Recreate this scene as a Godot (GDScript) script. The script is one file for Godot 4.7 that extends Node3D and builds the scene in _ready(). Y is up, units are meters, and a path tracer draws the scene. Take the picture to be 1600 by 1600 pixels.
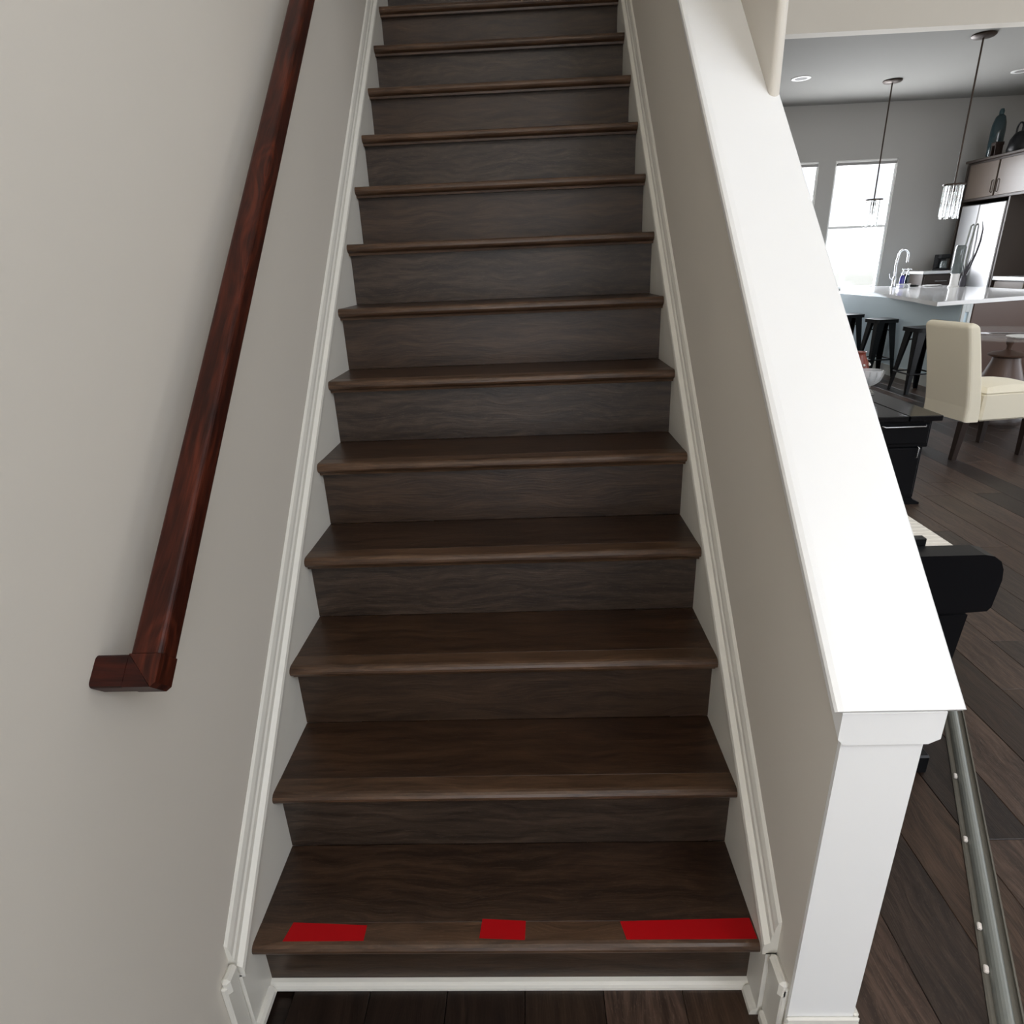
extends Node3D

# ------------------------------------------------------------------ measures
const R := 0.198          # going of one step
const H := 0.19           # rise of one step
const Y1 := 0.17          # height of the first tread
const SL := 0.958         # slope of the flight
const STEPS := 15
const HW := 0.502         # half width between the skirting boards

var M := {}
var taken := {}
var rng := RandomNumberGenerator.new()

# ------------------------------------------------------------------ shape helpers
func new_st() -> SurfaceTool:
	var st := SurfaceTool.new()
	st.begin(Mesh.PRIMITIVE_TRIANGLES)
	return st

# uv by the face's main axis; the grain runs along axis g (0 x, 1 y, 2 z)
func uv_of(p: Vector3, n: Vector3, g: int, off: Vector2) -> Vector2:
	var a := n.abs()
	var m := 0
	if a.y >= a.x and a.y >= a.z:
		m = 1
	elif a.z >= a.x and a.z >= a.y:
		m = 2
	var u := 0.0
	var v := 0.0
	if m == g:
		u = p[(g + 1) % 3] * 0.3
		v = p[(g + 2) % 3]
	else:
		u = p[g]
		v = p[3 - g - m]
	return Vector2(u, v) + off

func tri(st: SurfaceTool, a: Vector3, b: Vector3, c: Vector3, outward: Vector3, g := 0, off := Vector2.ZERO) -> void:
	var n := (c - a).cross(b - a)
	if n.length_squared() < 1e-18:
		return
	if n.dot(outward) < 0.0:
		var t := b
		b = c
		c = t
		n = -n
	n = n.normalized()
	for p in [a, b, c]:
		st.set_normal(n)
		st.set_uv(uv_of(p, n, g, off))
		st.add_vertex(p)

func quad(st: SurfaceTool, a: Vector3, b: Vector3, c: Vector3, d: Vector3, outward: Vector3, g := 0, off := Vector2.ZERO) -> void:
	tri(st, a, b, c, outward, g, off)
	tri(st, a, c, d, outward, g, off)

# box with chamfered edges
func bx(st: SurfaceTool, lo: Vector3, hi: Vector3, b := 0.0, g := 0, off := Vector2.ZERO, xf := Transform3D()) -> void:
	var c := (lo + hi) * 0.5
	var h := (hi - lo) * 0.5
	var e: float = min(b, min(h.x, min(h.y, h.z)) * 0.9)
	for ax in 3:
		var u := (ax + 1) % 3
		var v := (ax + 2) % 3
		for s in [-1.0, 1.0]:
			var ps: Array[Vector3] = []
			for k in [[-1, -1], [1, -1], [1, 1], [-1, 1]]:
				var p := Vector3.ZERO
				p[ax] = s * h[ax]
				p[u] = k[0] * (h[u] - e)
				p[v] = k[1] * (h[v] - e)
				ps.append(xf * (c + p))
			var o := Vector3.ZERO
			o[ax] = s
			quad(st, ps[0], ps[1], ps[2], ps[3], xf.basis * o, g, off)
	if e <= 0.0:
		return
	for ax in 3:                      # edges along ax
		var u := (ax + 1) % 3
		var v := (ax + 2) % 3
		for su in [-1.0, 1.0]:
			for sv in [-1.0, 1.0]:
				var ps: Array[Vector3] = []
				for k in [[-1, 0], [1, 0], [1, 1], [-1, 1]]:
					var p := Vector3.ZERO
					p[ax] = k[0] * (h[ax] - e)
					p[u] = su * (h[u] if k[1] == 0 else h[u] - e)
					p[v] = sv * (h[v] - e if k[1] == 0 else h[v])
					ps.append(xf * (c + p))
				var o := Vector3.ZERO
				o[u] = su
				o[v] = sv
				quad(st, ps[0], ps[1], ps[2], ps[3], xf.basis * o, g, off)
	for sx in [-1.0, 1.0]:
		for sy in [-1.0, 1.0]:
			for sz in [-1.0, 1.0]:
				var s := Vector3(sx, sy, sz)
				tri(st, xf * (c + s * (h - Vector3(0, e, e))), xf * (c + s * (h - Vector3(e, 0, e))), xf * (c + s * (h - Vector3(e, e, 0))), xf.basis * s, g, off)

# polygon swept from vector w0 to w1: point = o + a*u + b*v, then + w0 or w1
func prism(st: SurfaceTool, pts: PackedVector2Array, a: Vector3, b: Vector3, w0: Vector3, w1: Vector3, g := 0, off := Vector2.ZERO) -> void:
	var idx := Geometry2D.triangulate_polygon(pts)
	var w := w1 - w0
	for i in range(0, idx.size(), 3):
		var q: Array[Vector3] = []
		for k in 3:
			var p := pts[idx[i + k]]
			q.append(a * p.x + b * p.y)
		tri(st, q[0] + w0, q[1] + w0, q[2] + w0, -w, g, off)
		tri(st, q[0] + w1, q[1] + w1, q[2] + w1, w, g, off)
	var area := 0.0
	for i in pts.size():
		var p := pts[i]
		var r := pts[(i + 1) % pts.size()]
		area += p.x * r.y - r.x * p.y
	for i in pts.size():
		var p := pts[i]
		var r := pts[(i + 1) % pts.size()]
		var d := r - p
		var n2 := Vector2(d.y, -d.x) * signf(area)
		var pa := a * p.x + b * p.y
		var pb := a * r.x + b * r.y
		# outward in the sheared frame
		var n := (pb - pa).cross(w)
		var guide := a * n2.x + b * n2.y
		if n.dot(guide) < 0.0:
			n = -n
		quad(st, pa + w0, pb + w0, pb + w1, pa + w1, n, g, off)

# surface of revolution about the y axis at the point o
func lathe(st: SurfaceTool, prof: Array, o: Vector3, segs := 24, xf := Transform3D()) -> void:
	for i in prof.size() - 1:
		var p: Vector2 = prof[i]
		var q: Vector2 = prof[i + 1]
		var d := q - p
		if d.length() < 1e-7:
			continue
		var np := d
		var nq := d
		if i > 0 and (p - prof[i - 1]).length() > 1e-7 and (p - prof[i - 1]).normalized().dot(d.normalized()) > 0.6:
			np = (p - prof[i - 1]).normalized() + d.normalized()
		if i + 2 < prof.size() and (prof[i + 2] - q).length() > 1e-7 and (prof[i + 2] - q).normalized().dot(d.normalized()) > 0.6:
			nq = (prof[i + 2] - q).normalized() + d.normalized()
		np = Vector2(np.y, -np.x).normalized()
		nq = Vector2(nq.y, -nq.x).normalized()
		for k in segs:
			var t0 := TAU * k / segs
			var t1 := TAU * (k + 1) / segs
			var c0 := Vector2(cos(t0), sin(t0))
			var c1 := Vector2(cos(t1), sin(t1))
			var v := [[p, c0, np], [q, c0, nq], [q, c1, nq], [p, c1, np]]
			for f in [[0, 1, 2], [0, 2, 3]]:
				var pos: Array[Vector3] = []
				var nor: Array[Vector3] = []
				for j in f:
					var r: Vector2 = v[j][0]
					var cc: Vector2 = v[j][1]
					var nn: Vector2 = v[j][2]
					pos.append(xf * (o + Vector3(cc.x * r.x, r.y, cc.y * r.x)))
					nor.append((xf.basis * Vector3(cc.x * nn.x, nn.y, cc.y * nn.x)).normalized())
				var fn := (pos[2] - pos[0]).cross(pos[1] - pos[0])
				if fn.length_squared() < 1e-18:
					continue
				if fn.dot(nor[0] + nor[1] + nor[2]) < 0.0:
					pos = [pos[0], pos[2], pos[1]]
					nor = [nor[0], nor[2], nor[1]]
				for j in 3:
					st.set_normal(nor[j])
					st.set_uv(Vector2(pos[j].y, t0 * 0.1))
					st.add_vertex(pos[j])

# round tube along a path, with a radius per point
func tube(st: SurfaceTool, path: Array, rad: Array, segs := 10) -> void:
	var rings := []
	var ref := Vector3(0.31, 0.2, 0.93).normalized()
	for i in path.size():
		var d: Vector3 = (path[min(i + 1, path.size() - 1)] - path[max(i - 1, 0)]).normalized()
		var a := d.cross(ref).normalized()
		var b := d.cross(a).normalized()
		ref = a.cross(d).normalized()
		var ring := []
		for k in segs:
			var t := TAU * k / segs
			ring.append([path[i] + (a * cos(t) + b * sin(t)) * rad[min(i, rad.size() - 1)], a * cos(t) + b * sin(t)])
		rings.append(ring)
	for i in path.size() - 1:
		for k in segs:
			var q := [rings[i][k], rings[i + 1][k], rings[i + 1][(k + 1) % segs], rings[i][(k + 1) % segs]]
			for f in [[0, 1, 2], [0, 2, 3]]:
				var x = q[f[0]]
				var y = q[f[1]]
				var z = q[f[2]]
				var fn: Vector3 = (z[0] - x[0]).cross(y[0] - x[0])
				if fn.dot(x[1] + y[1] + z[1]) < 0.0:
					var t = y
					y = z
					z = t
				for v in [x, y, z]:
					st.set_normal(v[1])
					st.set_uv(Vector2(v[0].y, 0.0))
					st.add_vertex(v[0])
	for e in [0, path.size() - 1]:
		var d: Vector3 = path[0] - path[1] if e == 0 else path[e] - path[e - 1]
		for k in segs:
			tri(st, path[e], rings[e][k][0], rings[e][(k + 1) % segs][0], d)

# ------------------------------------------------------------------ tree helpers
func numbered(called: String) -> String:
	var n: int = taken.get(called, 0)
	taken[called] = n + 1
	return called if n == 0 else "%s_%03d" % [called, n]

func tag(o: Node, label: String, category: String, group := "", kind := "") -> void:
	o.set_meta("label", label)
	o.set_meta("category", category)
	if group:
		o.set_meta("group", group)
	if kind:
		o.set_meta("kind", kind)

func thing(called: String, label: String, category: String, at := Vector3.ZERO, turn := 0.0, group := "", kind := "") -> Node3D:
	var o := Node3D.new()
	o.name = numbered(called)
	add_child(o, true)
	o.position = at
	o.rotation.y = turn
	tag(o, label, category, group, kind)
	return o

func obj(called: String, st: SurfaceTool, m: Material, parent: Node = self) -> MeshInstance3D:
	return put(called, st.commit(), m, parent)

func put(called: String, mesh: Mesh, m: Material, parent: Node = self) -> MeshInstance3D:
	var o := MeshInstance3D.new()
	if parent == self:
		o.name = numbered(called)
	else:
		var used := {}
		for c in parent.get_children():
			used[String(c.name)] = true
		var k := 0
		var nm := called
		while used.has(nm):
			k += 1
			nm = "%s_%03d" % [called, k]
		o.name = nm
	o.mesh = mesh
	o.material_override = m
	parent.add_child(o, true)
	return o

func struct(called: String, st: SurfaceTool, m: Material, label: String, category: String) -> MeshInstance3D:
	var o := obj(called, st, m)
	tag(o, label, category, "", "structure")
	return o

func copy(o: Node3D, label: String) -> Node3D:
	var c: Node3D = o.duplicate()
	var base: String = String(o.name)
	c.name = numbered(base)
	add_child(c, true)
	c.set_meta("label", label)
	return c

# ------------------------------------------------------------------ materials
func mat(c: Color, rough := 0.6, metal := 0.0, spec := 0.5) -> StandardMaterial3D:
	var m := StandardMaterial3D.new()
	m.albedo_color = c
	m.roughness = rough
	m.metallic = metal
	m.metallic_specular = spec
	return m

# wood: u runs along the grain (1 m), v across (0.25 m); returns colour and a fine relief map
func wood_image(seed_n: int, dark: Color, light: Color, w: int, h: int, streak: float, swirl: float, pores: float) -> Array:
	var n1 := FastNoiseLite.new()
	n1.seed = seed_n
	n1.frequency = 1.0
	n1.fractal_octaves = 4
	var n2 := FastNoiseLite.new()
	n2.seed = seed_n + 7
	n2.frequency = 1.0
	n2.fractal_octaves = 2
	var n3 := FastNoiseLite.new()
	n3.seed = seed_n + 13
	n3.frequency = 1.0
	n3.fractal_octaves = 3
	var im := Image.create(w, h, false, Image.FORMAT_RGB8)
	var hm := Image.create(w, h, false, Image.FORMAT_RGB8)
	for y in h:
		var v := float(y) / h
		for x in w:
			var u := float(x) / w
			# a closed circle in u and v, so that the picture repeats without a seam
			var cu := cos(u * TAU)
			var su := sin(u * TAU)
			var warp := n2.get_noise_3d(cu * 0.55, su * 0.55, v * 1.6)
			var blend := smoothstep(0.0, 0.12, v)
			var vv := v * 1.0 + warp * 0.09
			var broad := n1.get_noise_3d(cu * 0.5, su * 0.5, vv * 9.0)
			var fine := n3.get_noise_3d(cu * 2.2, su * 2.2, vv * 60.0)
			var rings := sin(vv * 60.0 + n2.get_noise_3d(cu * 0.9, su * 0.9, 5.0 + v * 2.0) * 8.0)
			var t := 0.5 + broad * 0.75 * streak + fine * 0.42 * streak + rings * 0.16 * swirl
			var pore := n3.get_noise_3d(cu * 7.0, su * 7.0, v * 170.0)
			var pm := smoothstep(0.34, 0.55, pore) * pores
			t = clampf(lerpf(0.5, t, 0.35 + 0.65 * blend), 0.0, 1.0)
			var c := dark.lerp(light, t)
			c = c.lerp(light.lightened(0.22), pm * 0.55)
			im.set_pixel(x, y, c)
			var k := clampf(0.5 + fine * 0.4 + rings * 0.1 * swirl - pm * 0.3, 0.0, 1.0)
			hm.set_pixel(x, y, Color(k, k, k))
	hm.bump_map_to_normal_map(1.2)
	return [ImageTexture.create_from_image(im), ImageTexture.create_from_image(hm)]

func wood_mat(tex: Array, tint: Color, rough: float, relief := 0.35, spec := 0.5) -> StandardMaterial3D:
	var m := mat(tint, rough, 0.0, spec)
	m.albedo_texture = tex[0]
	m.normal_enabled = true
	m.normal_texture = tex[1]
	m.normal_scale = relief
	m.uv1_scale = Vector3(1.0, 4.0, 1.0)
	return m

func glass_mat(tint: Color, solid := false) -> StandardMaterial3D:
	var m := mat(tint, 0.03)
	if solid:
		m.refraction_enabled = true
		m.refraction_scale = 0.05
	m.transparency = BaseMaterial3D.TRANSPARENCY_ALPHA
	return m

func make_materials() -> void:
	M.wall = mat(Color8(219, 213, 203), 0.75, 0.0, 0.35)
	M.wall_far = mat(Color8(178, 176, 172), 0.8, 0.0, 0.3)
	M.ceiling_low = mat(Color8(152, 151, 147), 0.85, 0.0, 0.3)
	M.ceiling = mat(Color8(222, 221, 217), 0.85, 0.0, 0.3)
	M.trim = mat(Color8(228, 225, 216), 0.38)
	M.cap = mat(Color8(246, 246, 245), 0.35)
	var a := wood_image(11, Color8(74, 57, 45), Color8(124, 101, 84), 768, 256, 1.0, 0.35, 0.6)
	var b := wood_image(31, Color8(70, 56, 47), Color8(120, 101, 88), 768, 256, 1.1, 0.9, 1.0)
	M.tread = wood_mat(a, Color(0.58, 0.51, 0.44), 0.36)
	M.tread_b = wood_mat(b, Color(0.57, 0.50, 0.435), 0.36)
	M.riser = wood_mat(b, Color(0.62, 0.60, 0.57), 0.40)
	M.riser_b = wood_mat(a, Color(0.60, 0.56, 0.51), 0.40)
	M.nosing = wood_mat(a, Color(0.80, 0.74, 0.67), 0.33, 0.2)
	M.planks = [
		wood_mat(a, Color(0.50, 0.47, 0.45), 0.36), wood_mat(b, Color(0.42, 0.395, 0.39), 0.36), wood_mat(a, Color(0.66, 0.63, 0.61), 0.36),
		wood_mat(b, Color(0.56, 0.54, 0.53), 0.36), wood_mat(a, Color(0.39, 0.36, 0.35), 0.36), wood_mat(b, Color(0.74, 0.70, 0.68), 0.36)]
	var c := wood_image(51, Color8(54, 25, 16), Color8(118, 64, 43), 768, 256, 1.1, 1.0, 0.0)
	M.rail = wood_mat(c, Color(0.74, 0.62, 0.58), 0.42, 0.15, 0.35)
	M.rail.uv1_scale = Vector3(1.0, 5.0, 1.0)
	M.rail_end = wood_mat(c, Color(0.56, 0.42, 0.40), 0.45, 0.15, 0.35)
	M.bronze = mat(Color8(58, 46, 38), 0.45, 0.6)
	M.red = mat(Color8(168, 6, 14), 0.5, 0.0, 0.3)
	M.black = mat(Color8(9, 10, 14), 0.34, 0.0, 0.4)
	M.black_gloss = mat(Color8(14, 14, 17), 0.12)
	M.black_metal = mat(Color8(13, 16, 20), 0.35, 0.3)
	M.white_key = mat(Color8(232, 226, 216), 0.3)
	M.silver = mat(Color8(196, 198, 200), 0.22, 0.9)
	M.chrome = mat(Color8(225, 228, 232), 0.08, 1.0)
	M.steel = mat(Color8(220, 220, 222), 0.38, 0.95)
	M.rail_grey = mat(Color8(136, 138, 132), 0.42, 0.35)
	M.rail_lip = mat(Color8(112, 108, 98), 0.5, 0.2)
	M.white_clip = mat(Color8(226, 218, 210), 0.5)
	M.cream = mat(Color8(246, 238, 216), 0.85)
	M.cream.rim_enabled = true
	M.cream.rim = 0.25
	M.dark_leg = mat(Color8(44, 32, 27), 0.4)
	M.brown = mat(Color8(84, 62, 52), 0.45)
	M.brown_urn = mat(Color8(88, 66, 55), 0.4)
	M.blue_grey = mat(Color8(210, 230, 240), 0.5)
	M.pale = mat(Color8(208, 213, 212), 0.5)
	M.quartz = mat(Color8(232, 232, 232), 0.10)
	M.cab = mat(Color8(92, 80, 70), 0.32)
	M.cab_dark = mat(Color8(58, 48, 42), 0.4)
	M.glass = glass_mat(Color(0.93, 0.96, 0.96, 0.06))
	M.glass_solid = glass_mat(Color(0.97, 0.98, 0.98, 0.03), true)
	M.glass_white = glass_mat(Color(0.96, 0.97, 0.98, 0.30))
	M.glass_white.roughness = 0.3
	M.glass_blue = glass_mat(Color(0.13, 0.21, 0.23, 0.82))
	M.glass_smoke = glass_mat(Color(0.42, 0.46, 0.46, 0.5))
	M.soap_blue = mat(Color8(60, 58, 150), 0.15)
	M.white = mat(Color8(238, 238, 236), 0.4)
	M.shade = mat(Color8(150, 148, 146), 0.7)
	M.reed = mat(Color8(62, 60, 66), 0.6)
	M.red_brown = mat(Color8(128, 58, 44), 0.35)

# ------------------------------------------------------------------ stairs
func step_y(k: int) -> float:
	return Y1 + H * (k - 1)

func build_staircase() -> void:
	var s := thing("staircase", "straight flight of grey-brown wood plank stairs rising between white walls", "staircase")
	for k in range(1, STEPS + 1):
		var y := step_y(k)
		var z0 := -(k - 1) * R
		var off := Vector2(rng.randf() * 1.0, 0.03 + 0.25 * (k % 3) * 0.31 + rng.randf() * 0.1)
		# riser
		var st := new_st()
		bx(st, Vector3(-HW, y - H - (0.0 if k > 1 else -0.02) + 0.001, z0 - 0.014), Vector3(HW, y - 0.026, z0), 0.0, 0, off)
		obj("riser", st, M.riser if k % 2 == 0 else M.riser_b, s)
		# tread board
		st = new_st()
		var zb := -k * R if k < STEPS else z0 - 1.2
		bx(st, Vector3(-HW, y - 0.024, zb), Vector3(HW, y, z0 - 0.0125), 0.0008, 0, off + Vector2(0.37, 0.11))
		obj("tread", st, M.tread if k % 3 != 1 else M.tread_b, s)
		# nosing with a rounded front and a small lip underneath
		var pts := PackedVector2Array()
		pts.append(Vector2(-0.012, 0.0))
		pts.append(Vector2(0.025, 0.0006))
		for i in 7:
			var t := PI / 2 - PI * 0.86 * i / 6.0
			pts.append(Vector2(0.0265 + 0.0135 * cos(t), -0.0125 + 0.0130 * sin(t)))
		pts.append(Vector2(0.024, -0.0275))
		pts.append(Vector2(0.022, -0.0345))
		pts.append(Vector2(0.0005, -0.0345))
		pts.append(Vector2(0.0005, -0.024))
		pts.append(Vector2(-0.012, -0.024))
		st = new_st()
		prism(st, pts, Vector3(0, 0, 1), Vector3(0, 1, 0), Vector3(-HW, y, z0), Vector3(HW, y, z0), 0, off + Vector2(0.61, 0.05))
		obj("nosing", st, M.nosing, s)
	# shoe moulding at the foot of the first riser
	var sh := new_st()
	var q := PackedVector2Array([Vector2(0, 0), Vector2(0.016, 0), Vector2(0.0155, 0.006), Vector2(0.013, 0.012), Vector2(0.008, 0.016), Vector2(0, 0.018)])
	prism(sh, q, Vector3(0, 0, 1), Vector3(0, 1, 0), Vector3(-HW, 0.0005, 0.0005), Vector3(HW, 0.0005, 0.0005))
	obj("shoe_moulding", sh, M.trim, s)

func skirting(side: float, wall_x: float, label: String, called: String) -> void:
	# the board beside the steps: its top runs parallel to the flight
	var zend := 0.085 if side < 0 else 0.062
	var top := 0.245
	var zt := -3.05
	var pts := PackedVector2Array([Vector2(zend, 0.0005), Vector2(zend, top - SL * zend), Vector2(zt, top - SL * zt), Vector2(zt, top - SL * zt - 0.62), Vector2(-0.25, 0.0005)])
	var st := new_st()
	prism(st, pts, Vector3(0, 0, 1), Vector3(0, 1, 0), Vector3(side * HW, 0, 0), Vector3(wall_x, 0, 0))
	var b := struct(called, st, M.trim, label, "skirting board")
	# moulded cap on its top edge
	var e := PackedVector2Array()
	var d: float = abs(wall_x) - HW
	for p in [[0.0, -0.004], [-(d + 0.007), -0.004], [-(d + 0.008), 0.012], [-(d + 0.006), 0.022], [-(d * 0.75), 0.028], [-(d * 0.72), 0.046], [-(d * 0.55), 0.052], [-(d * 0.5), 0.064], [-(d * 0.3), 0.078], [-0.001, 0.084], [0.0, 0.084]]:
		e.append(Vector2(p[0] * side, p[1]))
	st = new_st()
	prism(st, e, Vector3(1, 0, 0), Vector3(0, 1, 0), Vector3(wall_x, top - SL * zend, zend), Vector3(wall_x, top - SL * zt, zt), 2)
	obj("cap_moulding", st, M.trim, b)
	# shoe moulding along its foot
	st = new_st()
	var s2 := PackedVector2Array([Vector2(0, 0), Vector2(-side * 0.014, 0), Vector2(-side * 0.0125, 0.010), Vector2(-side * 0.007, 0.016), Vector2(0, 0.018)])
	prism(st, s2, Vector3(1, 0, 0), Vector3(0, 1, 0), Vector3(side * HW, 0.0005, 0.0165), Vector3(side * HW, 0.0005, zend), 2)
	obj("shoe_moulding", st, M.trim, b)
	# the short plinth piece that ends it
	st = new_st()
	if side < 0:
		var z1 := 0.128
		bx(st, Vector3(wall_x, 0.0005, zend + 0.0005), Vector3(wall_x + 0.012, 0.19, z1), 0.003)
		bx(st, Vector3(wall_x, 0.165, zend + 0.0005), Vector3(wall_x + 0.018, 0.205, z1 - 0.004), 0.006)
		bx(st, Vector3(wall_x, 0.0005, z1 + 0.0002), Vector3(wall_x + 0.02, 0.045, z1 + 0.012), 0.004)
	else:
		bx(st, Vector3(wall_x - 0.012, 0.0005, zend + 0.0005), Vector3(wall_x, 0.18, 0.1248), 0.003)
		bx(st, Vector3(wall_x - 0.018, 0.155, zend + 0.0045), Vector3(wall_x, 0.195, 0.1248), 0.006)
		bx(st, Vector3(wall_x - 0.02, 0.0005, zend + 0.0045), Vector3(wall_x, 0.03, 0.1248), 0.005)
	obj("plinth", st, M.trim, b)

func build_half_wall() -> void:
	# the sloping half wall, its rising partition beyond, its end post
	var x0 := 0.522
	var x1 := 0.640
	var top := 0.823 + SL * 0.125      # top of the drywall, under the cap, at z = 0
	var zf := 0.125
	var zr := -3.2
	var pts := PackedVector2Array([Vector2(zf, 0.0), Vector2(zf, top - SL * zf), Vector2(zr, top - SL * zr), Vector2(zr, 0.0)])
	var st := new_st()
	prism(st, pts, Vector3(0, 0, 1), Vector3(0, 1, 0), Vector3(x0, 0, 0), Vector3(x1, 0, 0))
	var w := struct("wall_right", st, M.wall, "sloping off-white half wall along the right side of the stairs, ending in a square post", "wall")
	# moulding under the cap, with chamfered lower corners
	var a0 := 0.5125
	var a1 := 0.6575
	var e := PackedVector2Array([Vector2(a0, 0.0), Vector2(a0, -0.046), Vector2(a0 + 0.010, -0.056), Vector2(a1 - 0.016, -0.056), Vector2(a1, -0.047), Vector2(a1, 0.0)])
	st = new_st()
	prism(st, e, Vector3(1, 0, 0), Vector3(0, 1, 0), Vector3(0, top - SL * 0.140, 0.140), Vector3(0, top - SL * zr, zr), 2)
	obj("cap_apron", st, M.cap, w)
	# white casing board on the end of the wall
	st = new_st()
	prism(st, PackedVector2Array([Vector2(x0, 0.0005), Vector2(x1, 0.0005), Vector2(x1, top - SL * 0.134 - 0.001), Vector2(x0, top - SL * 0.134 - 0.001)]), Vector3.RIGHT, Vector3.UP, Vector3(0, 0, zf + 0.0002), Vector3(0, 0, zf + 0.008))
	obj("post_casing", st, M.cap, w)
	# base round the post
	st = new_st()
	bx(st, Vector3(x0 - 0.006, 0.0005, zf + 0.0082), Vector3(x1 + 0.012, 0.108, zf + 0.019), 0.003)
	bx(st, Vector3(x0 - 0.004, 0.108, zf + 0.0082), Vector3(x1 + 0.010, 0.124, zf + 0.015), 0.004)
	bx(st, Vector3(x1 + 0.0002, 0.0005, zr), Vector3(x1 + 0.012, 0.124, zf + 0.008), 0.003)
	obj("post_base", st, M.trim, w)
	# the cap board
	var c0 := 0.4975
	var c1 := 0.6750
	var th := 0.018
	var cp := PackedVector2Array([Vector2(c0 + 0.022, 0.0)])
	for i in 7:
		var t := -PI / 2 - PI * i / 6.0
		cp.append(Vector2(c0 + 0.020 + 0.020 * cos(t), th * 0.5 + th * 0.5 * sin(t)))
	cp.append(Vector2(c1 - 0.004, th))
	cp.append(Vector2(c1, th - 0.004))
	cp.append(Vector2(c1, 0.0))
	st = new_st()
	var nn := Vector3(0, 1, SL).normalized()
	prism(st, cp, Vector3(1, 0, 0), nn, Vector3(0, top + 0.0003 - SL * 0.139, 0.139), Vector3(0, top + 0.0003 - SL * zr, zr), 2)
	var c := struct("trim_1", st, M.cap, "smooth white cap board sloping along the top of the half wall", "wall cap")
	c.set_meta("kind", "structure")
	# the thin partition that rises from the cap further up
	st = new_st()
	var ct := top + 0.0255
	var zs := -0.815
	var pp := PackedVector2Array([Vector2(zs - 0.013, ct - SL * (zs - 0.013) + 0.0003), Vector2(zs - 0.013, 5.2), Vector2(-10.0, 5.2), Vector2(-10.0, 0.0), Vector2(zr - 0.02, 0.0), Vector2(zr - 0.02, ct - SL * zr + 0.0003)])
	prism(st, pp, Vector3(0, 0, 1), Vector3(0, 1, 0), Vector3(0.648, 0, 0), Vector3(0.674, 0, 0))
	var ye := ct - SL * zs + 0.0003
	for k in 10:
		var t0 := PI - PI * k / 10.0
		var t1 := PI - PI * (k + 1) / 10.0
		var e0 := Vector3(0.661 + 0.013 * cos(t0), 0, zs - 0.013 + 0.013 * sin(t0))
		var e1 := Vector3(0.661 + 0.013 * cos(t1), 0, zs - 0.013 + 0.013 * sin(t1))
		quad(st, e0 + Vector3(0, ye - 0.02, 0), e1 + Vector3(0, ye - 0.02, 0), e1 + Vector3(0, 5.2, 0), e0 + Vector3(0, 5.2, 0), Vector3(cos((t0 + t1) / 2), 0, sin((t0 + t1) / 2)))
	struct("wall_inner", st, M.wall, "off-white full-height wall rising from the upper part of the sloping cap", "wall")

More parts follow.
